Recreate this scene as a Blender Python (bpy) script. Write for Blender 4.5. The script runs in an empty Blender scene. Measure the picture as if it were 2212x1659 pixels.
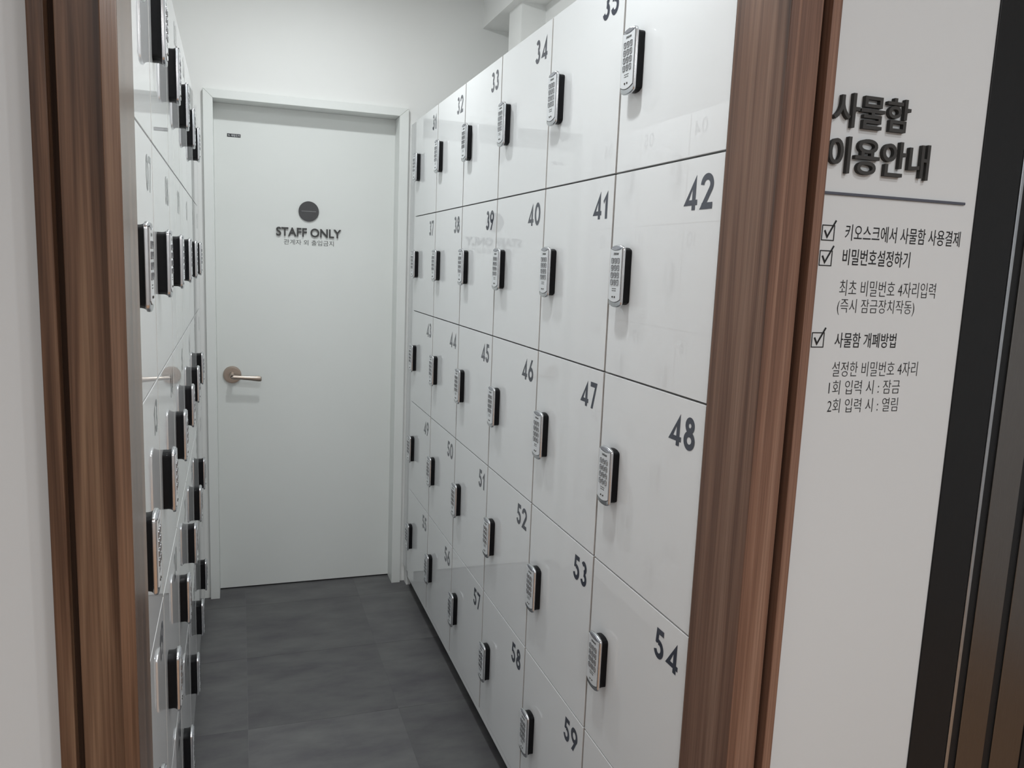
import bpy, bmesh, math, random
from mathutils import Vector, Matrix

random.seed(7)
SC = bpy.context.scene
COL = SC.collection

# ------------------------------------------------------------------ camera
cam_d = bpy.data.cameras.new('camera')
cam_d.sensor_fit = 'HORIZONTAL'
cam_d.sensor_width = 36.0
cam_d.lens = 36.0 * 1719.9 / 2212.0
cam_d.clip_start = 0.02
cam = bpy.data.objects.new('camera', cam_d)
COL.objects.link(cam)
RT = Vector((0.94637031, -0.32062767, 0.03976342))
UP = Vector((0.01009862, 0.15237021, 0.98827189))
FW = Vector((0.32292608, 0.93486963, -0.14743654))
cam.matrix_world = Matrix(((RT.x, UP.x, -FW.x, -0.69831), (RT.y, UP.y, -FW.y, -3.35176),
                           (RT.z, UP.z, -FW.z, 1.46432), (0, 0, 0, 1)))
SC.camera = cam

# ------------------------------------------------------------------ world, exposure, lamps
world = bpy.data.worlds.new('world')
world.use_nodes = True
world.node_tree.nodes['Background'].inputs[0].default_value = (0.8, 0.85, 0.9, 1)
world.node_tree.nodes['Background'].inputs[1].default_value = 0.02
SC.world = world
SC.view_settings.view_transform = 'Standard'
SC.view_settings.look = 'None'
SC.view_settings.exposure = 0.0
SC.view_settings.gamma = 1.0
SC.view_settings.use_curve_mapping = False

CEIL = 2.62           # ceiling of the locker corridor
HALL = 2.62           # ceiling of the hall in front
# (x, y, z, watts, colour) of the round ceiling downlights
LAMPS = [(-0.46, -0.70, CEIL, 9.2, (0.95, 0.99, 1.0)),
         (-0.43, -2.10, CEIL, 9.3, (0.95, 0.99, 1.0)),
         (0.42, -3.45, HALL, 8.0, (0.97, 0.985, 1.0))]
# (x, y, z, watts, colour) of unseen square panels added behind the camera as fill light
FILL_PANELS = [(-0.9, -4.9, HALL, 36.5, (0.985, 0.985, 1.0)), (0.9, -4.9, HALL, 36.5, (0.985, 0.985, 1.0))]
for i, (x, y, z, w, c) in enumerate(LAMPS + FILL_PANELS):
    ld = bpy.data.lights.new('ceiling_lamp', 'AREA')
    ld.shape = 'DISK' if i < len(LAMPS) else 'SQUARE'
    ld.size = 0.10 if i < len(LAMPS) else 0.58
    ld.energy = w
    ld.color = c
    lo = bpy.data.objects.new('ceiling_lamp', ld)
    lo.location = (x, y, z - 0.012)
    COL.objects.link(lo)

# ------------------------------------------------------------------ materials
def mat(name, color, rough=0.5, metal=0.0, spec=0.5, coat=0.0, ior=1.5):
    m = bpy.data.materials.new(name)
    m.use_nodes = True
    b = m.node_tree.nodes['Principled BSDF']
    b.inputs['Base Color'].default_value = (*color, 1)
    b.inputs['Roughness'].default_value = rough
    b.inputs['Metallic'].default_value = metal
    b.inputs['Specular IOR Level'].default_value = spec
    b.inputs['IOR'].default_value = ior
    b.inputs['Coat Weight'].default_value = coat
    return m

def bsdf(m):
    return m.node_tree.nodes['Principled BSDF']

def add_noise_color(m, c1, c2, scale, stretch=(1, 1, 1), detail=4, lo=0.35, hi=0.65, bump=0.0, coord='Object'):
    nt = m.node_tree
    tc = nt.nodes.new('ShaderNodeTexCoord')
    mp = nt.nodes.new('ShaderNodeMapping')
    mp.inputs['Scale'].default_value = stretch
    nz = nt.nodes.new('ShaderNodeTexNoise')
    nz.inputs['Scale'].default_value = scale
    nz.inputs['Detail'].default_value = detail
    cr = nt.nodes.new('ShaderNodeValToRGB')
    cr.color_ramp.elements[0].position = lo
    cr.color_ramp.elements[1].position = hi
    cr.color_ramp.elements[0].color = (*c1, 1)
    cr.color_ramp.elements[1].color = (*c2, 1)
    nt.links.new(tc.outputs[coord], mp.inputs['Vector'])
    nt.links.new(mp.outputs['Vector'], nz.inputs['Vector'])
    nt.links.new(nz.outputs['Fac'], cr.inputs['Fac'])
    nt.links.new(cr.outputs['Color'], bsdf(m).inputs['Base Color'])
    if bump:
        bp = nt.nodes.new('ShaderNodeBump')
        bp.inputs['Strength'].default_value = bump
        bp.inputs['Distance'].default_value = 0.002
        nt.links.new(nz.outputs['Fac'], bp.inputs['Height'])
        nt.links.new(bp.outputs['Normal'], bsdf(m).inputs['Normal'])
    return m

M = {}
M['wall'] = add_noise_color(mat('wall_paint', (0.86, 0.865, 0.85), 0.75, spec=0.25), (0.855, 0.86, 0.845), (0.865, 0.87, 0.855), 3.0)
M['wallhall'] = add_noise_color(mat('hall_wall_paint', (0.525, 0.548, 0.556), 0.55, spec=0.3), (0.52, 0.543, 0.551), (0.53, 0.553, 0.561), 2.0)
M['ceiling'] = add_noise_color(mat('ceiling_paint', (0.87, 0.87, 0.86), 0.85, spec=0.2), (0.865, 0.865, 0.855), (0.875, 0.875, 0.865), 4.0)
M['laminate'] = add_noise_color(mat('glossy_white_laminate', (0.84, 0.85, 0.85), 0.010, spec=0.55), (0.835, 0.845, 0.85), (0.845, 0.855, 0.86), 1.5)
M['carcass'] = add_noise_color(mat('seam_shade_melamine', (0.40, 0.38, 0.36), 0.6), (0.39, 0.37, 0.35), (0.41, 0.39, 0.37), 6.0)  # carcass greyed so its colour carries the shade inside the seams
M['edgeshade'] = add_noise_color(mat('door_edge_seam_shade', (0.52, 0.50, 0.48), 0.5), (0.51, 0.49, 0.47), (0.53, 0.51, 0.49), 6.0)  # white door edges greyed: shade of the vertical seams painted in
M['doorwhite'] = add_noise_color(mat('door_film_white', (0.80, 0.82, 0.80), 0.42, spec=0.4), (0.795, 0.815, 0.795), (0.805, 0.825, 0.805), 5.0)
M['print'] = add_noise_color(mat('charcoal_print', (0.058, 0.064, 0.085), 0.06), (0.056, 0.062, 0.082), (0.060, 0.066, 0.088), 40)
M['signgrey'] = add_noise_color(mat('sign_grey', (0.055, 0.055, 0.055), 0.6), (0.052, 0.052, 0.051), (0.06, 0.06, 0.059), 30)
M['titlegrey'] = add_noise_color(mat('title_dark_grey', (0.034, 0.034, 0.033), 0.65, spec=0.3), (0.032, 0.032, 0.031), (0.036, 0.036, 0.035), 30)
M['discgrey'] = add_noise_color(mat('disc_grey', (0.085, 0.083, 0.086), 0.6, spec=0.3), (0.082, 0.080, 0.083), (0.088, 0.086, 0.089), 30)
M['signdark'] = add_noise_color(mat('sign_dark_print', (0.012, 0.0125, 0.014), 0.6, spec=0.2), (0.011, 0.0115, 0.013), (0.013, 0.0135, 0.015), 30)
M['silver'] = add_noise_color(mat('satin_silver', (0.66, 0.67, 0.69), 0.24, metal=1.0), (0.63, 0.64, 0.66), (0.69, 0.70, 0.72), 60)
M['faceplate'] = add_noise_color(mat('pearl_white_plate', (0.76, 0.78, 0.80), 0.3, metal=0.1), (0.75, 0.77, 0.79), (0.77, 0.79, 0.81), 60)
M['blackabs'] = add_noise_color(mat('black_plastic', (0.004, 0.004, 0.005), 0.42, spec=0.2), (0.0035, 0.0035, 0.0045), (0.005, 0.005, 0.006), 80)
M['keychrome'] = add_noise_color(mat('key_face', (0.62, 0.63, 0.65), 0.25, metal=0.5), (0.60, 0.61, 0.63), (0.64, 0.65, 0.67), 200)
M['keyrim'] = add_noise_color(mat('key_rim', (0.21, 0.215, 0.225), 0.25, metal=0.7), (0.20, 0.205, 0.215), (0.22, 0.225, 0.235), 200)
M['groove'] = add_noise_color(mat('dark_groove', (0.03, 0.03, 0.035), 0.5), (0.028, 0.028, 0.033), (0.034, 0.034, 0.04), 50)
M['lens'] = add_noise_color(mat('grey_lens', (0.45, 0.46, 0.50), 0.18, metal=0.6), (0.43, 0.44, 0.48), (0.47, 0.48, 0.52), 80)
M['contact'] = add_noise_color(mat('dark_contact', (0.04, 0.038, 0.03), 0.3, metal=0.5), (0.035, 0.033, 0.027), (0.045, 0.042, 0.034), 80)
M['bronze'] = add_noise_color(mat('satin_nickel', (0.46, 0.40, 0.35), 0.34, metal=1.0), (0.45, 0.39, 0.34), (0.47, 0.41, 0.36), 50, (1, 1, 6))
M['plinth'] = add_noise_color(mat('gap_shade_black', (0.012, 0.012, 0.013), 0.6), (0.011, 0.011, 0.012), (0.014, 0.014, 0.015), 20)  # near-black paints the shade in the gaps under lockers and door
M['blackframe'] = add_noise_color(mat('black_coated_metal', (0.009, 0.010, 0.011), 0.4, spec=0.2), (0.008, 0.009, 0.010), (0.010, 0.011, 0.012), 20, (40, 40, 1))
M['steel'] = add_noise_color(mat('brushed_dark_steel', (0.17, 0.165, 0.16), 0.30, metal=1.0), (0.16, 0.155, 0.15), (0.18, 0.175, 0.17), 30, (60, 60, 1))
M['chrome'] = add_noise_color(mat('bright_edge', (0.42, 0.45, 0.48), 0.3, metal=1.0), (0.40, 0.43, 0.46), (0.44, 0.47, 0.50), 30)
M['white'] = add_noise_color(mat('white_print', (0.75, 0.76, 0.78), 0.5), (0.74, 0.75, 0.77), (0.76, 0.77, 0.79), 50)
M['labelblack'] = add_noise_color(mat('black_label', (0.012, 0.014, 0.02), 0.4), (0.011, 0.013, 0.018), (0.014, 0.016, 0.022), 50)
M['slit'] = add_noise_color(mat('grey_slit', (0.30, 0.30, 0.30), 0.4), (0.29, 0.29, 0.29), (0.31, 0.31, 0.31), 50)
M['hallfloor'] = add_noise_color(mat('warm_wood_floor', (0.40, 0.23, 0.12), 0.35), (0.34, 0.19, 0.10), (0.46, 0.27, 0.15), 3.0, (1.2, 9, 1), 6)

def wood(name, dark, mid, light, seed, zs=0.30, rough=0.36, spec=0.3, dist=0.25):
    m = mat(name, mid, rough, spec=spec)
    nt = m.node_tree
    tc = nt.nodes.new('ShaderNodeTexCoord')
    mp = nt.nodes.new('ShaderNodeMapping')
    mp.inputs['Location'].default_value = (seed, seed * 1.7, seed * 0.6)
    mp.inputs['Scale'].default_value = (1, 1, zs * 0.05)
    n1 = nt.nodes.new('ShaderNodeTexNoise')
    n1.inputs['Scale'].default_value = 42
    n1.inputs['Detail'].default_value = 5
    n1.inputs['Distortion'].default_value = dist
    cr = nt.nodes.new('ShaderNodeValToRGB')
    e = cr.color_ramp.elements
    e[0].position, e[0].color = 0.30, (*dark, 1)
    e[1].position, e[1].color = 0.68, (*light, 1)
    k = cr.color_ramp.elements.new(0.5)
    k.color = (*mid, 1)
    mp2 = nt.nodes.new('ShaderNodeMapping')
    mp2.inputs['Location'].default_value = (seed * 2.1, 0.3, seed)
    mp2.inputs['Scale'].default_value = (1, 1, 0.012)
    n2 = nt.nodes.new('ShaderNodeTexNoise')
    n2.inputs['Scale'].default_value = 420
    n2.inputs['Detail'].default_value = 3
    mx = nt.nodes.new('ShaderNodeMix')
    mx.data_type = 'RGBA'
    mx.blend_type = 'MULTIPLY'
    mx.inputs['Factor'].default_value = 0.55
    cr2 = nt.nodes.new('ShaderNodeValToRGB')
    cr2.color_ramp.elements[0].position = 0.36
    cr2.color_ramp.elements[0].color = (0.55, 0.50, 0.48, 1)
    cr2.color_ramp.elements[1].position = 0.62
    cr2.color_ramp.elements[1].color = (1.1, 1.08, 1.06, 1)
    nt.links.new(tc.outputs['Object'], mp.inputs['Vector'])
    nt.links.new(tc.outputs['Object'], mp2.inputs['Vector'])
    nt.links.new(mp.outputs['Vector'], n1.inputs['Vector'])
    nt.links.new(mp2.outputs['Vector'], n2.inputs['Vector'])
    nt.links.new(n1.outputs['Fac'], cr.inputs['Fac'])
    nt.links.new(n2.outputs['Fac'], cr2.inputs['Fac'])
    nt.links.new(cr.outputs['Color'], mx.inputs['A'])
    nt.links.new(cr2.outputs['Color'], mx.inputs['B'])
    nt.links.new(mx.outputs['Result'], bsdf(m).inputs['Base Color'])
    bp = nt.nodes.new('ShaderNodeBump')
    bp.inputs['Strength'].default_value = 0.12
    bp.inputs['Distance'].default_value = 0.0006
    nt.links.new(n2.outputs['Fac'], bp.inputs['Height'])
    nt.links.new(bp.outputs['Normal'], bsdf(m).inputs['Normal'])
    return m

M['walnut'] = wood('walnut_veneer', (0.092, 0.049, 0.034), (0.190, 0.106, 0.073), (0.270, 0.167, 0.120), 0.0)
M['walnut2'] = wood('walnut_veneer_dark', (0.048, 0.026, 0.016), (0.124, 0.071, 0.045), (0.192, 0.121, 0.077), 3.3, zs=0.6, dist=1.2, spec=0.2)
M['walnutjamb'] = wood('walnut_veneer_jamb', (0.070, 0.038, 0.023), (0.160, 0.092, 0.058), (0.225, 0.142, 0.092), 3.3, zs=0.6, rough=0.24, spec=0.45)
M['walnutgroove'] = wood('walnut_groove_shade', (0.022, 0.011, 0.007), (0.030, 0.016, 0.010), (0.042, 0.024, 0.016), 5.1, rough=0.7, spec=0.1)  # veneer darkened, the groove's shadow is in its colour

def tile_material():
    m = mat('dark_concrete_vinyl', (0.05, 0.05, 0.053), 0.42, spec=0.4)
    nt = m.node_tree
    tc = nt.nodes.new('ShaderNodeTexCoord')
    oi = nt.nodes.new('ShaderNodeObjectInfo')
    add = nt.nodes.new('ShaderNodeVectorMath')
    add.operation = 'MULTIPLY_ADD'
    add.inputs[1].default_value = (1, 2.2, 1)
    cmb = nt.nodes.new('ShaderNodeCombineXYZ')
    mul = nt.nodes.new('ShaderNodeMath')
    mul.operation = 'MULTIPLY'
    mul.inputs[1].default_value = 37.0
    nt.links.new(oi.outputs['Random'], mul.inputs[0])
    nt.links.new(mul.outputs[0], cmb.inputs[0])
    nt.links.new(mul.outputs[0], cmb.inputs[1])
    nt.links.new(tc.outputs['Object'], add.inputs[0])
    nt.links.new(cmb.outputs[0], add.inputs[2])
    nz = nt.nodes.new('ShaderNodeTexNoise')
    nz.inputs['Scale'].default_value = 4.5
    nz.inputs['Detail'].default_value = 7
    nz.inputs['Roughness'].default_value = 0.6
    nt.links.new(add.outputs[0], nz.inputs['Vector'])
    cr = nt.nodes.new('ShaderNodeValToRGB')
    cr.color_ramp.elements[0].position = 0.32
    cr.color_ramp.elements[0].color = (0.084, 0.081, 0.088, 1)
    cr.color_ramp.elements[1].position = 0.68
    cr.color_ramp.elements[1].color = (0.142, 0.144, 0.142, 1)
    nt.links.new(nz.outputs['Fac'], cr.inputs['Fac'])
    hv = nt.nodes.new('ShaderNodeHueSaturation')
    mr = nt.nodes.new('ShaderNodeMapRange')
    mr.inputs['To Min'].default_value = 0.88
    mr.inputs['To Max'].default_value = 1.12
    nt.links.new(oi.outputs['Random'], mr.inputs['Value'])
    nt.links.new(mr.outputs['Result'], hv.inputs['Value'])
    nt.links.new(cr.outputs['Color'], hv.inputs['Color'])
    nt.links.new(hv.outputs['Color'], bsdf(m).inputs['Base Color'])
    return m
M['tile'] = tile_material()
M['slab'] = add_noise_color(mat('grey_slab', (0.16, 0.16, 0.165), 0.6), (0.155, 0.155, 0.16), (0.17, 0.17, 0.175), 6)

# ------------------------------------------------------------------ mesh helpers
def obj(name, bm, m, parent=None, loc=None, smooth=False):
    me = bpy.data.meshes.new(name)
    bmesh.ops.recalc_face_normals(bm, faces=bm.faces)
    bm.to_mesh(me)
    bm.free()
    if smooth:
        for p in me.polygons:
            p.use_smooth = True
    if m is not None:
        me.materials.append(m)
    o = bpy.data.objects.new(name, me)
    COL.objects.link(o)
    if parent is not None:
        o.parent = parent
    if loc is not None:
        o.location = loc
    return o

def empty(name, loc=(0, 0, 0), rotz=0.0):
    o = bpy.data.objects.new(name, None)
    o.empty_display_size = 0.05
    o.location = loc
    o.rotation_euler = (0, 0, rotz)
    COL.objects.link(o)
    return o

def tag(o, label, cat, group=None):
    o['label'] = label
    o['category'] = cat
    if group:
        o['group'] = group
    return o

def struct(o):
    o['kind'] = 'structure'
    return o

def box(bm, x0, y0, z0, x1, y1, z1, bevel=0.0):
    r = bmesh.ops.create_cube(bm, size=1.0)
    vs = r['verts']
    for v in vs:
        v.co = Vector(((x0 + x1) / 2 + v.co.x * (x1 - x0), (y0 + y1) / 2 + v.co.y * (y1 - y0),
                       (z0 + z1) / 2 + v.co.z * (z1 - z0)))
    if bevel > 0:
        es = list({e for v in vs for e in v.link_edges})
        bmesh.ops.bevel(bm, geom=es, offset=bevel, segments=2, affect='EDGES', profile=0.5)

def box_obj(name, m, b, bevel=0.0, parent=None, smooth=False):
    bm = bmesh.new()
    box(bm, *b, bevel=bevel)
    return obj(name, bm, m, parent, smooth=smooth)

def loft(bm, rings, cap0=True, cap1=True):
    """rings: list of equally long closed loops of 3D points"""
    vr = [[bm.verts.new(p) for p in r] for r in rings]
    n = len(vr[0])
    for a, b in zip(vr[:-1], vr[1:]):
        for i in range(n):
            bm.faces.new((a[i], a[(i + 1) % n], b[(i + 1) % n], b[i]))
    if cap0:
        bm.faces.new(vr[0][::-1])
    if cap1:
        bm.faces.new(vr[-1])

def prism(bm, pts, y0, y1):
    """closed outline in local XZ extruded from y0 (back) to y1 (front)"""
    loft(bm, [[(x, y0, z) for x, z in pts], [(x, y1, z) for x, z in pts]])

def cyl(bm, c, r, axis, length, n=24, r2=None, cap=True):
    ax = Vector(axis).normalized()
    t = ax.orthogonal().normalized()
    s = ax.cross(t)
    c = Vector(c)
    r2 = r if r2 is None else r2
    def ring(o, rr):
        return [o + t * rr * math.cos(2 * math.pi * i / n) + s * rr * math.sin(2 * math.pi * i / n) for i in range(n)]
    loft(bm, [ring(c, r), ring(c + ax * length, r2)], cap, cap)

def text_bounds(body, offset):
    cu = bpy.data.curves.new('b', 'FONT')
    cu.body = body
    cu.offset = offset
    cu.resolution_u = 2
    o = bpy.data.objects.new('b', cu)
    COL.objects.link(o)
    bpy.context.view_layer.update()
    me = bpy.data.meshes.new_from_object(o.evaluated_get(bpy.context.evaluated_depsgraph_get()))
    bpy.data.objects.remove(o)
    xs = [v.co.x for v in me.vertices]
    r = (min(xs), max(xs))
    bpy.data.meshes.remove(me)
    return r

def split_letters(t, body, offset, name, parent):
    """one object per written character, out of a fitted lettering mesh"""
    chars = [(i, c) for i, c in enumerate(body) if c != ' ']
    lo, hi = text_bounds(body, offset)
    w = max(v.co.x for v in t.data.vertices)
    ends = [(text_bounds(body[:i + 1], offset)[1] - lo) / (hi - lo) * w for i, c in chars]
    bm = bmesh.new()
    bm.from_mesh(t.data)
    seen, groups = set(), [[] for _ in chars]
    for f in bm.faces:
        if f in seen:
            continue
        st, isl = [f], []
        seen.add(f)
        while st:
            g = st.pop()
            isl.append(g)
            for e in g.edges:
                for h in e.link_faces:
                    if h not in seen:
                        seen.add(h)
                        st.append(h)
        xs = [v.co.x for g in isl for v in g.verts]
        cx = (min(xs) + max(xs)) / 2
        k = next((j for j, e in enumerate(ends) if cx < e + 1e-6), len(ends) - 1)
        groups[k] += isl
    m = t.data.materials[0]
    for gfs in groups:
        vm, b2 = {}, bmesh.new()
        for f in gfs:
            vs = []
            for v in f.verts:
                if v not in vm:
                    vm[v] = b2.verts.new(v.co)
                vs.append(vm[v])
            try:
                b2.faces.new(vs)
            except ValueError:
                pass
        o = raw_obj(name, b2, m, parent)
        o.location = t.location
    bm.free()
    bpy.data.objects.remove(t)

def raw_obj(name, bm, m, parent):
    me = bpy.data.meshes.new(name)
    bm.to_mesh(me)
    bm.free()
    me.materials.append(m)
    o = bpy.data.objects.new(name, me)
    COL.objects.link(o)
    o.parent = parent
    return o

def text_mesh(name, body, m, parent, width, height, offset=0.0, extrude=0.0, res=3, font_scale=1.0):
    """lettering mesh in local XZ facing -Y, fitted to width x height, lower left corner at 0,0"""
    cu = bpy.data.curves.new(name, 'FONT')
    cu.body = body
    cu.offset = offset
    cu.extrude = extrude
    cu.resolution_u = res
    o = bpy.data.objects.new(name, cu)
    COL.objects.link(o)
    bpy.context.view_layer.update()
    dg = bpy.context.evaluated_depsgraph_get()
    me = bpy.data.meshes.new_from_object(o.evaluated_get(dg))
    bpy.data.objects.remove(o)
    xs = [v.co.x for v in me.vertices]
    ys = [v.co.y for v in me.vertices]
    x0, x1, y0, y1 = min(xs), max(xs), min(ys), max(ys)
    sx = width / (x1 - x0)
    sy = height / (y1 - y0) if height else sx
    for v in me.vertices:
        x, y, z = v.co
        v.co = ((x - x0) * sx, -z, (y - y0) * sy)
    me.materials.clear()
    me.materials.append(m)
    me.name = name
    r = bpy.data.objects.new(name, me)
    COL.objects.link(r)
    r.parent = parent
    return r

# ------------------------------------------------------------------ the room
YD = 0.1046            # front of the staff door's frame
YB = 0.1246            # back wall
YF = -2.4138           # front of the wooden casing
YW = -2.394            # hall side of the doorway wall
YI = -2.285            # corridor side of the doorway wall
XJ0, XJ1 = -0.813, -0.0055   # inner faces of the wooden jambs
XOUT0, XOUT1 = -0.8953, 0.0757
HEAD = 2.10

def wall(name, parts, m):
    bm = bmesh.new()
    for b in parts:
        box(bm, *b)
    return struct(obj(name, bm, m))

wall('wall_back', [(-1.40, YB, 0, -0.822, YB + 0.16, CEIL), (-0.016, YB, 0, 0.62, YB + 0.16, CEIL),
                   (-0.822, YB, 2.097, -0.016, YB + 0.16, CEIL)], M['wall'])
wall('wall_left', [(-1.50, YI, 0, -1.40, YB + 0.16, CEIL)], M['wall'])
wall('wall_right', [(0.439, YI, 0, 0.62, YB, CEIL), (0.340, -0.285, 0, 0.439, -0.134, CEIL)], M['wall'])
wall('trim_beam', [(0.305, YI, 2.466, 0.439, YB, CEIL)], M['wall']).name = 'trim_1'
wall('wall_front', [(XJ1 + 0.02, YI, 0, 2.3, YW, HALL), (-2.4, YI, 0, XJ0 - 0.02, YW, HALL),
                    (XJ0 - 0.02, YI, HEAD + 0.02, XJ1 + 0.02, YW, HALL)], M['wallhall'])
wall('wall_hall_left', [(-2.5, -6.2, 0, -2.4, YW, HALL)], M['wallhall']).name = 'wall_left'
wall('wall_hall_right', [(2.3, -6.2, 0, 2.4, YW, HALL)], M['wallhall']).name = 'wall_right'
wall('wall_hall_back', [(-2.4, -6.2, 0, 2.3, -6.1, HALL)], M['wallhall']).name = 'wall_back'
wall('ceiling', [(-1.5, YI, CEIL, 0.62, YB + 0.16, CEIL + 0.08)], M['ceiling'])
wall('ceiling', [(-2.4, -6.1, HALL, 2.3, YW, HALL + 0.08)], M['ceiling'])

# floor: dark vinyl tiles laid on a slab in the corridor, warm boards in the hall
fl = struct(box_obj('floor', M['slab'], (-1.4, YW, -0.06, 0.62, YB + 0.30, -0.0008)))
TX, TY = 0.4725, 0.4665
tile_me = None
for ix in range(-2, 3):
    for iy in range(-5, 1):
        x0 = -0.686 + TX * ix
        y0 = 0.003 + TY * iy
        xa, xb = max(x0, -1.4), min(x0 + TX, 0.62)
        ya, yb = max(y0, YW), min(y0 + TY, YB + 0.28)
        if xb - xa < 0.02 or yb - ya < 0.02:
            continue
        g = 0.0004
        bm = bmesh.new()
        box(bm, -(xb - xa) / 2 + g, -(yb - ya) / 2 + g, -0.0008, (xb - xa) / 2 - g, (yb - ya) / 2 - g, 0.0)
        obj('tile', bm, M['tile'], fl, ((xa + xb) / 2, (ya + yb) / 2, 0))
struct(box_obj('floor', M['hallfloor'], (-2.4, -6.1, -0.06, 2.3, YW, 0.0)))

# ------------------------------------------------------------------ wooden doorway between hall and corridor
def casing(side, name):
    """side -1: left jamb, +1: right jamb"""
    root = struct(empty(name, (XJ0 if side < 0 else XJ1, YI, 0)))
    def X(d):      # distance outward from the jamb's inner face, in the root's frame
        return d * (1 if side > 0 else -1)
    def strip(nm, m, d0, d1, y0, y1, bev=0.0012):
        a, b = sorted((X(d0), X(d1)))
        bm = bmesh.new()
        box(bm, a, y0 - YI, 0, b, y1 - YI, HEAD, bevel=bev)
        return obj(nm, bm, m, root)
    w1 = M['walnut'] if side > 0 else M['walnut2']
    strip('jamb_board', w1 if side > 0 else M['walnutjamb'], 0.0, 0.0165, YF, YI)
    strip('casing_panel', w1, 0.0166, 0.0590, YF + 0.0110, YW, 0.0008)
    strip('casing_groove', M['walnutgroove'], 0.0591, 0.0654, YF + 0.0185, YW, 0.0)
    strip('casing_edge', w1, 0.0655, 0.0812, YF, YW)
    return root
casing(-1, 'trim_2')
casing(1, 'trim_3')
hd = struct(empty('trim_4', ((XJ0 + XJ1) / 2, YI, HEAD)))  # head out of view, added to block light over the opening
hw = (XOUT1 - XOUT0) / 2
for nm, m, z0, z1, y0, y1 in (('jamb_board', M['walnut'], 0.0, 0.0165, YF, YI), ('casing_panel', M['walnut'], 0.0166, 0.0498, YF + 0.008, YW),
                              ('casing_groove', M['walnutgroove'], 0.0499, 0.065, YF + 0.0165, YW), ('casing_edge', M['walnut'], 0.0651, 0.0812, YF, YW)):
    bm = bmesh.new()
    w = hw if y1 == YW else (XJ1 - XJ0) / 2 + 0.0165
    box(bm, -w, y0 - YI, z0 + 0.0005, w, y1 - YI, z1)
    obj(nm, bm, m, hd)

# ------------------------------------------------------------------ staff door at the end
dr = struct(empty('door_1', (-0.4206, YD, 0)))
DX = -0.4206
FO0, FO1, FI0, FI1 = -0.8266 - DX, -0.0119 - DX, -0.7902 - DX, -0.0511 - DX
FTO, FTI = 2.0998, 2.0660
SLAB = 0.10
def frame_board(pts_front, depth):
    bm = bmesh.new()
    prism(bm, pts_front, depth, 0.0)
    bmesh.ops.bevel(bm, geom=list(bm.edges), offset=0.0012, segments=1, affect='EDGES')
    return obj('frame_board', bm, M['doorwhite'], dr)
e = 0.0003
frame_board([(FO0, 0), (FI0, 0), (FI0, FTI - e), (FO0, FTO - e)], SLAB + 0.04)
frame_board([(FI1, 0), (FO1, 0), (FO1, FTO - e), (FI1, FTI - e)], SLAB + 0.04)
frame_board([(FO0, FTO + e), (FI0, FTI + e), (FI1, FTI + e), (FO1, FTO + e)], SLAB + 0.04)
box_obj('door_leaf', M['doorwhite'], (FI0 + 0.0002, SLAB, 0.006, FI1 - 0.0002, SLAB + 0.04, FTI - 0.0002), 0.0, dr)
box_obj('gap_shade_strip', M['plinth'], (FI0, SLAB + 0.001, -0.004, FI1, SLAB + 0.04, 0.0045), 0.0, dr)  # black strip painting the shade in the gap under the leaf
# lever handle
HX, HZ = -0.7305 - DX, 0.957
bm = bmesh.new()
def ringp(cx, cz, r, y, n=40):
    return [(cx + r * math.cos(2 * math.pi * i / n), y, cz + r * math.sin(2 * math.pi * i / n)) for i in range(n)]
loft(bm, [ringp(HX, HZ, 0.0368, SLAB), ringp(HX, HZ, 0.0368, SLAB - 0.006), ringp(HX, HZ, 0.0355, SLAB - 0.008), ringp(HX, HZ, 0.030, SLAB - 0.0085)])
rose = obj('handle_rose', bm, M['bronze'], dr)
bm = bmesh.new()
loft(bm, [ringp(HX, HZ, 0.0125, SLAB - 0.008, 24), ringp(HX, HZ, 0.0115, SLAB - 0.025, 24), ringp(HX, HZ - 0.002, 0.0115, SLAB - 0.048, 24), ringp(HX, HZ - 0.003, 0.0095, SLAB - 0.056, 24)])
# lever: tapered bar going to +x, widening to a rounded end
rings = []
for t, r1, r2 in ((0.0, 0.0085, 0.008), (0.06, 0.0095, 0.009), (0.3, 0.0082, 0.007), (0.6, 0.0095, 0.0065), (0.9, 0.0120, 0.0062), (0.97, 0.0112, 0.0055), (1.0, 0.0075, 0.003)):
    x = HX - 0.004 + 0.122 * t
    cz = HZ - 0.004 - 0.008 * t
    cy = SLAB - 0.050
    rings.append([(x, cy + r2 * math.cos(2 * math.pi * i / 20), cz + r1 * math.sin(2 * math.pi * i / 20)) for i in range(20)])
loft(bm, rings)
lev = obj('handle_lever', bm, M['bronze'], dr, smooth=False)
bm = bmesh.new()
loft(bm, [ringp(HX, HZ - 0.003, 0.0068, SLAB - 0.0555, 20), ringp(HX, HZ - 0.003, 0.0060, SLAB - 0.0575, 20)])
obj('key_cylinder', bm, M['blackabs'], lev)
bm = bmesh.new()
box(bm, HX - 0.001, SLAB - 0.0585, HZ - 0.007, HX + 0.0015, SLAB - 0.0572, HZ + 0.000)
obj('thumb_turn', bm, M['chrome'], lev)

# things fixed on the door
DY = YD + SLAB
rs = tag(empty('round_sign', (-0.4156, DY, 1.656)), 'round dark grey sign disc with a thin light line, on the white staff door', 'sign')
bm = bmesh.new()
loft(bm, [ringp(0, 0, 0.0418, 0.0, 56), ringp(0, 0, 0.0418, -0.0065, 56), ringp(0, 0, 0.0410, -0.0072, 56)])
obj('disc', bm, M['discgrey'], rs)
box_obj('line', M['slit'], (-0.030, -0.0078, -0.0008, 0.030, -0.0070, 0.0010), 0.0, rs)

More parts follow.
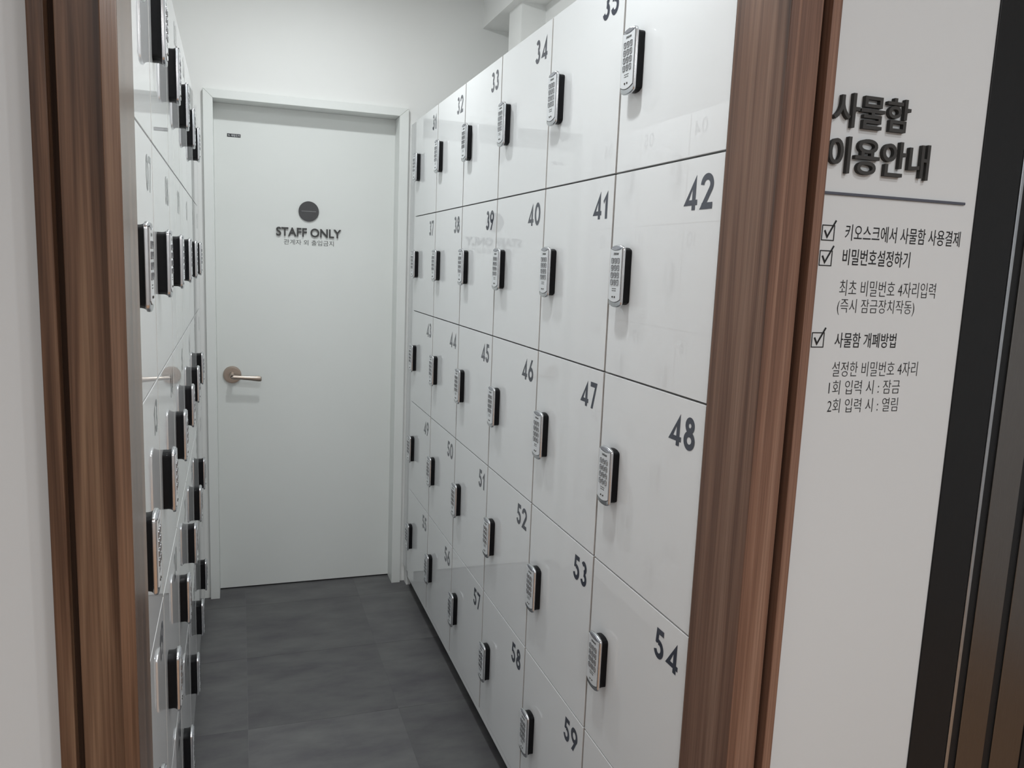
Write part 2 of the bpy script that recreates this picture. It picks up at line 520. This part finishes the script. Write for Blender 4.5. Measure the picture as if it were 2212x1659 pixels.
so = tag(empty('door_lettering', (-0.4142, DY, 1.549)), 'raised grey STAFF ONLY lettering on the white door, below the round disc', 'sign')
t = text_mesh('raised_letters', 'STAFF ONLY', M['signgrey'], so, 0.2690, 0.0365, offset=0.016, extrude=0.10, res=5)
for v in t.data.vertices:
    v.co.y = -0.0008 if v.co.y > 0 else -0.0075
t.location = (-0.1345, 0, 0)
split_letters(t, 'STAFF ONLY', 0.016, 'letter', so)
ko = tag(empty('korean_door_notice', (-0.4140, DY, 1.5135)), 'small thin grey Korean notice line under the STAFF ONLY letters', 'sign')
t = text_mesh('printed_line', '관계자 외 출입금지', M['signgrey'], ko, 0.208, 0.0225, offset=-0.004)
t.location = (-0.104, -0.0006, 0)

pl = tag(empty('maker_label', (-0.7132, DY, 1.9423)), 'tiny black label with white Korean letters, upper left of the staff door', 'label')
box_obj('plate', M['labelblack'], (-0.0262, -0.0012, -0.0066, 0.0262, 0.0, 0.0066), 0.0005, pl)
t = text_mesh('white_letters', '예림도어', M['white'], pl, 0.0335, 0.0088, offset=0.004)
t.location = (-0.0105, -0.0015, -0.0044)
bm = bmesh.new()
prism(bm, [(-0.0225, -0.003), (-0.0145, -0.003), (-0.0165, 0.0035), (-0.0235, 0.0035)], -0.0011, -0.0015)
obj('emblem', bm, M['slit'], pl)

# fillers and baseboards beside the door
def filler(name, b, m=M['wall'], bev=0.001):
    return struct(box_obj(name, m, b, bev))
filler('trim_5', (0.004, 0.0015, 0.083, 0.022, YB - 0.001, 2.038), M['laminate'])
filler('baseboard_right', (0.010, 0.070, 0.0, 0.030, YB - 0.001, 0.080), M['wall'])
filler('trim_6', (-0.868, 0.0190, 0.075, -0.8495, YB - 0.001, 2.030), M['laminate'])
filler('baseboard_left', (-0.872, 0.072, 0.0, -0.8515, YB - 0.001, 0.072), M['wall'])

# ------------------------------------------------------------------ digits (local x right, z up, unit height)
SW = 0.185
def arc(cx, cz, rx, rz, a0, a1, n):
    return [(cx + rx * math.cos(math.radians(a0 + (a1 - a0) * i / n)), cz + rz * math.sin(math.radians(a0 + (a1 - a0) * i / n))) for i in range(n + 1)]

def ribbon(pts, w, closed=False):
    """quads along a path, mitred"""
    n = len(pts)
    L, R = [], []
    for i, (x, z) in enumerate(pts):
        if closed:
            p0, p1 = pts[i - 1], pts[(i + 1) % n]
        else:
            p0, p1 = pts[max(i - 1, 0)], pts[min(i + 1, n - 1)]
        d0 = Vector((x - p0[0], z - p0[1]))
        d1 = Vector((p1[0] - x, p1[1] - z))
        if d0.length < 1e-9:
            d0 = d1
        if d1.length < 1e-9:
            d1 = d0
        d0.normalize()
        d1.normalize()
        n0 = Vector((-d0.y, d0.x))
        n1 = Vector((-d1.y, d1.x))
        mm = (n0 + n1)
        mm.normalize()
        k = w / 2 / max(mm.dot(n0), 0.35)
        L.append((x + mm.x * k, z + mm.y * k))
        R.append((x - mm.x * k, z - mm.y * k))
    q = []
    m = n if closed else n - 1
    for i in range(m):
        j = (i + 1) % n
        q.append([L[i], R[i], R[j], L[j]])
    return q

h2 = SW / 2
def glyph(ch):
    """returns (width, list of polygons)"""
    if ch == '0':
        return 0.70, ribbon(arc(0.35, 0.5, 0.35 - h2, 0.5 - h2, 0, 360, 32)[:-1], SW, True)
    if ch == '1':
        return 0.36, [[(0.36 - SW, 0), (0.36, 0), (0.36, 1.0), (0.36 - SW, 0.80)], [(0.36, 1.0), (0.0, 0.645), (0.055, 0.53), (0.36 - SW, 0.70)]]
    if ch == '2':
        a = arc(0.335, 0.685, 0.335 - h2, 0.315 - h2, 180, -37, 20)
        q = ribbon(a, SW)
        q.append([q[-1][2], (0.0, 0.0), (0.225, 0.0), q[-1][3]])
        q.append([(0.02, 0.0), (0.66, 0.0), (0.66, SW), (0.12, SW)])
        return 0.68, q
    if ch == '3':
        a = arc(0.27, 0.735, 0.25 - h2, 0.265 - h2, 150, -90, 16)
        b = arc(0.27, 0.29, 0.285 - h2, 0.29 - h2, 90, -165, 18)
        return 0.56, ribbon(a, SW) + ribbon(b, SW)
    if ch == '4':
        return 0.745, [[(0.645, 1.0), (0.0, 0.14), (0.285, 0.295), (0.455, 0.60)], [(0.645, 1.0), (0.455, 0.60), (0.455, 0.295), (0.645, 0.295)],
                       [(0.0, 0.14), (0.745, 0.14), (0.745, 0.295), (0.24, 0.295)], [(0.455, 0.0), (0.645, 0.0), (0.645, 0.16), (0.455, 0.16)]]
    if ch == '5':
        a = arc(0.265, 0.32, 0.305 - h2, 0.32 - h2, 108, -165, 20)
        q = ribbon(a, SW)
        q.append([(0.10, 1.0), (0.54, 1.0), (0.54, 1.0 - SW), (0.10, 1.0 - SW)])
        q.append([(0.10, 1.0), (0.10 + SW * 0.95, 1.0), (0.215, 0.53), (0.05, 0.50)])
        q.append([(0.05, 0.50), (0.215, 0.53), (0.24, 0.66), (0.14, 0.48)])
        return 0.57, q
    if ch == '6':
        q = ribbon(arc(0.33, 0.33, 0.33 - h2, 0.33 - h2, 0, 360, 28)[:-1], SW, True)
        q.append([(0.02, 0.42), (0.19, 0.44), (0.56, 1.0), (0.36, 1.0)])
        return 0.66, q
    if ch == '9':
        w, q = glyph('6')
        return w, [[(w - x, 1 - z) for x, z in p] for p in q]
    if ch == '7':
        return 0.60, [[(0.0, 1.0), (0.60, 1.0), (0.515, 1 - SW), (0.0, 1 - SW)], [(0.60, 1.0), (0.39, 1 - SW), (0.10, 0.0), (0.28, 0.0)]]
    if ch == '8':
        return 0.62, ribbon(arc(0.31, 0.745, 0.255 - h2, 0.255 - h2, 0, 360, 24)[:-1], SW, True) + ribbon(arc(0.31, 0.295, 0.31 - h2, 0.295 - h2, 0, 360, 26)[:-1], SW, True)

def number_bm(txt, xr, ztop, H, y, gap=0.14):
    """digits right-aligned on xr, top at ztop"""
    gl = [glyph(c) for c in txt]
    tot = sum(g[0] for g in gl) + gap * (len(gl) - 1)
    x = xr - tot * H
    bm = bmesh.new()
    for w, polys in gl:
        for k, p in enumerate(polys):
            vs = [bm.verts.new((x + px_ * H, y - 4e-6 * k, ztop - H + pz * H)) for px_, pz in p]
            f = bm.faces.new(vs)
            f.normal_update()
            if f.normal.y > 0:
                f.normal_flip()
        x += (w + gap) * H
    return bm

# ------------------------------------------------------------------ lockers
LW, LH, GV, GH = 0.380, 0.39056, 0.0074, 0.0034
DEP = 0.018
KX, KZ = 0.068, 0.1935      # keypad centre on the door (from the door's lower left corner)

def outline(hw, top, bot, arch_t, arch_b, r, n=6):
    """keypad silhouette: straight sides, arched ends; counter-clockwise from lower right"""
    def endarc(sgn, z, arch):
        pts = []
        m = 10
        for i in range(m + 1):
            u = -1 + 2 * i / m
            x = u * hw
            zz = z + arch * (1 - u * u)
            # round the corners
            d = hw - abs(x)
            if d < r:
                zz -= r - math.sqrt(max(r * r - (r - d) ** 2, 0)) if False else 0
            pts.append((x, sgn * zz))
        return pts
    top_p = endarc(1, top, arch_t)[::-1]        # right to left
    bot_p = endarc(-1, bot, arch_b)             # left to right
    # corner rounding by replacing end points
    def rounded(p, sgn, z):
        out = []
        for i, (x, zz) in enumerate(p):
            if i == 0 or i == len(p) - 1:
                s = 1 if x > 0 else -1
                c = (s * (hw - r), sgn * (z - r * 0.8))
                a = []
                for k in range(n + 1):
                    th = math.radians(90 * k / n)
                    a.append((c[0] + s * r * math.cos(th), c[1] + sgn * r * math.sin(th)))
                if i != 0:
                    a = a[::-1]
                out += a
            else:
                if abs(x) < hw - r * 1.05:
                    out.append((x, zz))
        return out
    return rounded(top_p, 1, top) + rounded(bot_p, -1, bot)

FT = 0.0210
def kp_meshes():
    d = {}
    O = lambda ins: outline(0.0267 - ins, 0.0550 - ins, 0.0546 - ins, 0.0042, 0.0047, 0.0080 - ins * 0.4)
    def R(ins, y):
        return [(x, -y, z) for x, z in O(ins)]
    bm = bmesh.new()
    loft(bm, [R(0.0014, 0.0150), R(0.0, 0.0160), R(0.0, 0.0184), R(0.0004, 0.0197), R(0.0010, 0.0206), R(0.0017, FT)])
    d['keypad_lock'] = (bm, M['silver'], True)
    bm = bmesh.new()
    loft(bm, [R(0.0050, 0.0), R(0.0050, 0.0085), R(0.0042, 0.0122), R(0.0026, 0.0146), R(0.0016, 0.0156)])
    d['base'] = (bm, M['blackabs'], True)
    def plate(ins, y0, y1):
        hw = 0.0240 - ins
        n = 10
        pts = []
        for i in range(n + 1):        # top edge, right to left, dipping in the middle
            u = 1 - 2 * i / n
            pts.append((u * hw, 0.0510 - ins - 0.0036 * (1 - u * u)))
        for i in range(n + 1):        # bottom edge, left to right, bulging down
            u = -1 + 2 * i / n
            pts.append((u * hw, -0.0435 + ins - 0.0055 * (1 - u * u)))
        b = bmesh.new()
        prism(b, pts, -y0, -y1)
        return b
    d['plate_groove'] = (plate(-0.0011, FT - 0.001, FT + 0.0002), M['groove'], False)
    d['face_plate'] = (plate(0.0, FT - 0.001, FT + 0.0012), M['faceplate'], False)
    bm = bmesh.new()
    pts = []
    n = 10
    for i in range(n + 1):
        u = 1 - 2 * i / n
        pts.append((u * 0.0205, 0.0530 - 0.0032 * (1 - u * u)))
    for i in range(n + 1):
        u = -1 + 2 * i / n
        pts.append((u * 0.0195, 0.0535 + 0.0032 * (1 - u * u)))
    prism(bm, pts, -FT + 0.001, -FT - 0.0014)
    d['lens_cap'] = (bm, M['lens'], False)
    def key(bm, cx, cz):
        hw, hh = 0.0042, 0.0052
        y = FT + 0.0011
        def rr(w, h, r):
            p = []
            for sx, sz, a in ((1, -1, -90), (1, 1, 0), (-1, 1, 90), (-1, -1, 180)):
                for k in range(3):
                    th = math.radians(a + 45 * k)
                    p.append((cx + sx * (w - r) + r * math.cos(th), cz + sz * (h - r) + r * math.sin(th)))
            return p
        r0 = [(x, -y, z) for x, z in rr(hw, hh, 0.0012)]
        r1 = [(x, -(y + 0.0013), z) for x, z in rr(hw - 0.0003, hh - 0.0003, 0.0012)]
        r2 = [(x, -(y + 0.0008 + 0.0004 * (cz - z) / hh), z) for x, z in rr(hw - 0.0013, hh - 0.0013, 0.0008)]
        nf = len(bm.faces)
        loft(bm, [r0, r1, r2])
        bm.faces.ensure_lookup_table()
        for f in list(bm.faces)[nf:]:
            f.material_index = 1 if len(f.verts) > 4 and f.calc_center_median().y < -y else 0
    bm = bmesh.new()
    key(bm, 0, 0)
    d['key'] = (bm, M['keyrim'], False)
    return d

KEYPOS = [(-0.0123 + 0.0123 * c, 0.0288 - 0.0136 * r) for r in range(4) for c in range(3)]
kp = kp_meshes()
# extra: all keys of one pad joined, for pads too far away to pick single keys out
bm = bmesh.new()
for kx, kz in KEYPOS:
    tmp = kp_meshes()['key'][0]
    me_ = bpy.data.meshes.new('t')
    tmp.to_mesh(me_)
    tmp.free()
    n0 = len(bm.verts)
    bm.from_mesh(me_)
    bm.verts.ensure_lookup_table()
    for v in bm.verts[n0:]:
        v.co += Vector((kx, 0, kz))
    bpy.data.meshes.remove(me_)
kp['key_grid'] = (bm, M['keyrim'], False)
# key legends
bm = bmesh.new()
for (kx, kz), ch in zip(KEYPOS, '123456789*0#'):
    if ch in '*#':
        polys = [[(0.1, 0.42), (0.6, 0.42), (0.6, 0.58), (0.1, 0.58)], [(0.27, 0.25), (0.43, 0.25), (0.43, 0.75), (0.27, 0.75)]]
        w = 0.7
    else:
        w, polys = glyph(ch)
    H = 0.0044
    for k, p in enumerate(polys):
        vs = [bm.verts.new((kx + (a - w / 2) * H, -(FT + 0.0026) - 3e-6 * k, kz + 0.0003 + (b - 0.5) * H)) for a, b in p]
        bm.faces.new(vs)
kp['key_legends'] = (bm, M['contact'], False)
bm = bmesh.new()
for i, z in enumerate((-0.0245, -0.0285)):
    x = -0.0095
    for w in ((0.0035, 0.0028, 0.0045, 0.0030) if i == 0 else (0.0022, 0.0040, 0.0018, 0.0050)):
        prism(bm, [(x, z), (x + w, z), (x + w, z + 0.0016), (x, z + 0.0016)], -(FT + 0.0011), -(FT + 0.0014))
        x += w + 0.0012
kp['small_print'] = (bm, M['contact'], False)
bm = bmesh.new()
for x in (-0.0056, 0.0036):
    cyl(bm, (x, -(FT + 0.0008), -0.0395), 0.0021, (0, -1, 0), 0.0016, 12, 0.0015)
kp['contacts'] = (bm, M['contact'], False)

MESH = {}
for k, (b, m, sm) in kp.items():
    me = bpy.data.meshes.new(k)
    bmesh.ops.recalc_face_normals(b, faces=b.faces)
    b.to_mesh(me)
    b.free()
    me.materials.append(m)
    if k in ('key', 'key_grid'):
        me.materials.append(M['keychrome'])
    if sm:
        try:
            me.shade_smooth()
            me.set_sharp_from_angle(angle=math.radians(50))
        except Exception:
            pass
    MESH[k] = me
tmp = empty('t')
t = text_mesh('brand_lettering', 'DREAM', M['contact'], tmp, 0.0205, 0.0044, offset=0.035)
MESH['brand_lettering'] = t.data
bpy.data.objects.remove(t)
bpy.data.objects.remove(tmp)

def inst(name, me, parent, loc=(0, 0, 0)):
    o = bpy.data.objects.new(name, me)
    o.location = loc
    o.parent = parent
    COL.objects.link(o)
    return o

# shared door / carcass meshes
bm = bmesh.new()
box(bm, GV / 2, 0, GH / 2, LW - GV / 2, DEP, LH - GH / 2, bevel=0.0006)
MESH['door'] = bpy.data.meshes.new('door')
bm.to_mesh(MESH['door']); bm.free()
MESH['door'].materials.append(M['laminate'])
MESH['door'].materials.append(M['edgeshade'])
for p in MESH['door'].polygons:
    if abs(p.normal.x) > 0.9:
        p.material_index = 1
bm = bmesh.new()
# open-fronted box: back, sides, top and bottom boards (18 mm), front edges behind the door
T = 0.016
x0, x1, z0, z1, y0, y1 = 0.0004, LW - 0.0004, 0.0004, LH - 0.0004, DEP + 0.0012, 0.330
box(bm, x0, y0, z0, x0 + T, y1, z1)
box(bm, x1 - T, y0, z0, x1, y1, z1)
box(bm, x0 + T, y0, z0, x1 - T, y1, z0 + T)
box(bm, x0 + T, y0, z1 - T, x1 - T, y1, z1)
box(bm, x0 + T, y1 - 0.006, z0 + T, x1 - T, y1, z1 - T)
MESH['carcass'] = bpy.data.meshes.new('carcass')
bm.to_mesh(MESH['carcass']); bm.free()
MESH['carcass'].materials.append(M['carcass'])

ROWW = ['top row', 'second row down', 'middle row', 'fourth row down', 'bottom row']
COLW = ['first', 'second', 'third', 'fourth', 'fifth', 'sixth']
ZB0 = 0.08648            # bottom of the lowest doors, right bank
ANG = math.pi / 2 + 0.0086

def make_locker(num, side, col, row):
    z = ZB0 + LH * (4 - row) + (0.0 if side == 'right' else -0.0084)
    if side == 'right':
        loc = (0.0, -LW * col, z)
        rz = -math.pi / 2
        near = col >= 2
    else:
        ym = 0.0158 - LW * (6 - col)
        loc = (-0.83809 - 0.0086 * (ym + 3 * 0.38), ym, z)
        rz = ANG
        near = col <= 1
    root = empty('locker', loc, rz)
    tag(root, f'glossy white locker marked {num:02d}, {side} wall, {ROWW[row]}, {COLW[col if side == "right" else 5 - col]} from the staff door', 'locker', f'lockers of the {side} bank')
    inst('door', MESH['door'], root)
    inst('carcass', MESH['carcass'], root)
    nb = number_bm(f'{num:02d}', LW - 0.0286, LH - 0.0290, 0.0556, -0.0003)
    raw_obj('number', nb, M['print'], root)
    k = inst('keypad_lock', MESH['keypad_lock'], root, (KX, -0.0002, KZ))
    for p in ('base', 'plate_groove', 'face_plate', 'lens_cap', 'small_print', 'contacts'):
        inst(p, MESH[p], k)
    inst('brand_lettering', MESH['brand_lettering'], k, (-0.0096, -(FT + 0.0014), 0.0396))
    if near:
        for kx, kz in KEYPOS:
            inst('key', MESH['key'], k, (kx, 0, kz))
        inst('key_legends', MESH['key_legends'], k)
    else:
        kg = inst('key_grid', MESH['key_grid'], k)
        kg['kind'] = 'stuff'
    return root

for row in range(5):
    for col in range(6):
        make_locker(31 + row * 6 + col, 'right', col, row)
for row in range(5):
    for col in range(6):
        make_locker(1 + row * 6 + col, 'left', col, row)

# plinths and bottom boards under the banks
def plinth(side):
    if side == 'right':
        r = empty('locker_plinth', (0, 0, 0), -math.pi / 2)
        dz = 0.0
    else:
        ym = 0.0158 - LW * 6
        r = empty('locker_plinth', (-0.83809 - 0.0086 * (ym + 1.14), ym, 0), ANG)
        dz = -0.0084
    tag(r, f'low shade-blackened plinth and white bottom board under the {side} lockers', 'plinth')
    box_obj('bottom_board', M['laminate'], (0.001, 0.001, 0.068 + dz, LW * 6 - 0.001, 0.33, ZB0 + dz - 0.0004), 0.0008, r)
    box_obj('kick_board', M['plinth'], (0.001, 0.055, 0.0, LW * 6 - 0.001, 0.075, 0.0676 + dz), 0.0, r)
    return r
plinth('right')
plinth('left')

# ------------------------------------------------------------------ Korean guide on the hall wall
gs = tag(empty('locker_guide_sign', (0.2225, YW, 1.49)), 'Korean locker guide on the white wall: raised grey title, underline and ticked lines', 'sign')
def on_sign(name, body, x0, x1, z0, z1, m, offset, depth=0.0, res=3):
    t = text_mesh(name, body, m, gs, x1 - x0, z1 - z0, offset=offset, extrude=0.1 if depth else 0.0, res=res)
    for v in t.data.vertices:
        v.co.y = (-0.0004 if v.co.y > 0 else -depth) if depth else -0.0005
    t.location = (x0 - 0.2225, 0, z0 - 1.49)
    return t
split_letters(on_sign('letter', '사물함', 0.0890, 0.2240, 1.6755, 1.7225, M['titlegrey'], 0.013, 0.0068, 5), '사물함', 0.013, 'letter', gs)
split_letters(on_sign('letter', '이용안내', 0.0868, 0.2680, 1.6125, 1.6630, M['titlegrey'], 0.013, 0.0068, 5), '이용안내', 0.013, 'letter', gs)
bm = bmesh.new()
box(bm, 0.060 - 0.2225, -0.003, 1.5820 - 1.49, 0.3510 - 0.2225, 0.0, 1.5862 - 1.49, bevel=0.0010)
obj('underline', bm, M['print'], gs)
LINES = [('키오스크에서 사물함 사용결제', 0.1340, 0.3513, 1.5310, 0.0235, 0.0),
         ('비밀번호설정하기', 0.1336, 0.2580, 1.4958, 0.0235, 0.003),
         ('최초 비밀번호 4자리입력', 0.1334, 0.3144, 1.4510, 0.0232, -0.010),
         ('(즉시 잠금장치작동)', 0.1327, 0.2770, 1.4232, 0.0240, -0.010),
         ('사물함 개폐방법', 0.1344, 0.2486, 1.3740, 0.0225, 0.002),
         ('설정한 비밀번호 4자리', 0.1346, 0.2967, 1.3305, 0.0225, -0.010),
         ('1회 입력 시 : 잠금', 0.1320, 0.2660, 1.3028, 0.0215, -0.010),
         ('2회 입력 시 : 열림', 0.1327, 0.2655, 1.2750, 0.0215, -0.010)]
for body, x0, x1, zc, h, off in LINES:
    on_sign('text_line', body, x0, x1, zc - h / 2, zc + h / 2, M['signdark'], off)
def checkbox(xc, zc):
    bm = bmesh.new()
    s = 0.0105
    y = -0.0006
    polys = ribbon([(xc - s, zc - s), (xc + s, zc - s), (xc + s, zc + s), (xc - s, zc + s)], 0.0014, True)
    polys += ribbon([(xc - 0.0062, zc + 0.0035), (xc - 0.0012, zc - 0.0058), (xc + 0.0125, zc + 0.0180)], 0.0026)
    for k, p in enumerate(polys):
        vs = [bm.verts.new((a - 0.2225, y - 4e-6 * k, b - 1.49)) for a, b in p]
        f = bm.faces.new(vs)
    obj('tick_box', bm, M['signdark'], gs)
checkbox(0.1035, 1.5285)
checkbox(0.1035, 1.4925)
checkbox(0.1035, 1.3740)

# ------------------------------------------------------------------ dark metal door at the right edge
d2 = struct(empty('door_2', (0.374, YW, 0)))
def d2box(nm, m, x0, x1, y0, y1, bev=0.001):
    return box_obj(nm, m, (x0 - 0.374, y0 - YW, 0.0, x1 - 0.374, y1 - YW, 2.15), bev, d2)
d2box('door_frame', M['blackframe'], 0.3735, 0.4560, YW - 0.0025, YW)
d2box('edge_strip', M['chrome'], 0.4565, 0.4635, YW - 0.004, YW)
d2box('rebate', M['blackframe'], 0.4640, 0.4810, YW - 0.001, YW)
d2box('door_leaf', M['steel'], 0.4815, 0.5440, YW - 0.004, YW)
d2box('rebate', M['blackframe'], 0.5445, 0.5620, YW - 0.001, YW)
d2box('door_leaf', M['steel'], 0.5625, 0.6350, YW - 0.004, YW)
d2box('door_frame', M['blackframe'], 0.6355, 0.7200, YW - 0.006, YW)

# ------------------------------------------------------------------ ceiling downlights (fixtures)
def emit(name, c, s):
    m = bpy.data.materials.new(name)
    m.use_nodes = True
    b = bsdf(m)
    b.inputs['Base Color'].default_value = (0.8, 0.8, 0.8, 1)
    b.inputs['Emission Color'].default_value = (*c, 1)
    b.inputs['Emission Strength'].default_value = s
    return m
EM = emit('lit_diffuser', (1, 1, 1), 3.0)
WHERE = ['over the corridor near the staff door', 'over the corridor near the doorway', 'in the hall near the wall sign']
for (x, y, z, w, c), wh in zip(LAMPS, WHERE):
    r = tag(empty('downlight', (x, y, z)), f'round white recessed downlight {wh}', 'ceiling light', 'ceiling downlights')
    bm = bmesh.new()
    n = 32
    def ring(rr, zz):
        return [(rr * math.cos(2 * math.pi * i / n), rr * math.sin(2 * math.pi * i / n), zz) for i in range(n)]
    loft(bm, [ring(0.053, -0.0005), ring(0.053, -0.010), ring(0.060, -0.010), ring(0.066, -0.004), ring(0.066, -0.0005)], False, False)
    obj('bezel', bm, M['ceiling'], r)
    bm = bmesh.new()
    cyl(bm, (0, 0, -0.0005), 0.0525, (0, 0, -1), 0.004, 32)
    obj('diffuser', bm, EM, r)
for (x, y, z, w, c), wh in zip(FILL_PANELS, ('left', 'right')):  # fixtures for the added fill lights
    r = tag(empty('fill_panel', (x, y, z)), f'added unseen square fill light on the ceiling in the {wh} half of the hall', 'ceiling light', 'added fill panels')
    bm = bmesh.new()
    for b in ((-0.31, -0.31, -0.0115, 0.31, -0.29, -0.0005), (-0.31, 0.29, -0.0115, 0.31, 0.31, -0.0005),
              (-0.31, -0.29, -0.0115, -0.29, 0.29, -0.0005), (0.29, -0.29, -0.0115, 0.31, 0.29, -0.0005)):
        box(bm, *b)
    obj('frame', bm, M['ceiling'], r)
    box_obj('diffuser', EM, (-0.289, -0.289, -0.006, 0.289, 0.289, -0.0005), 0.0, r)
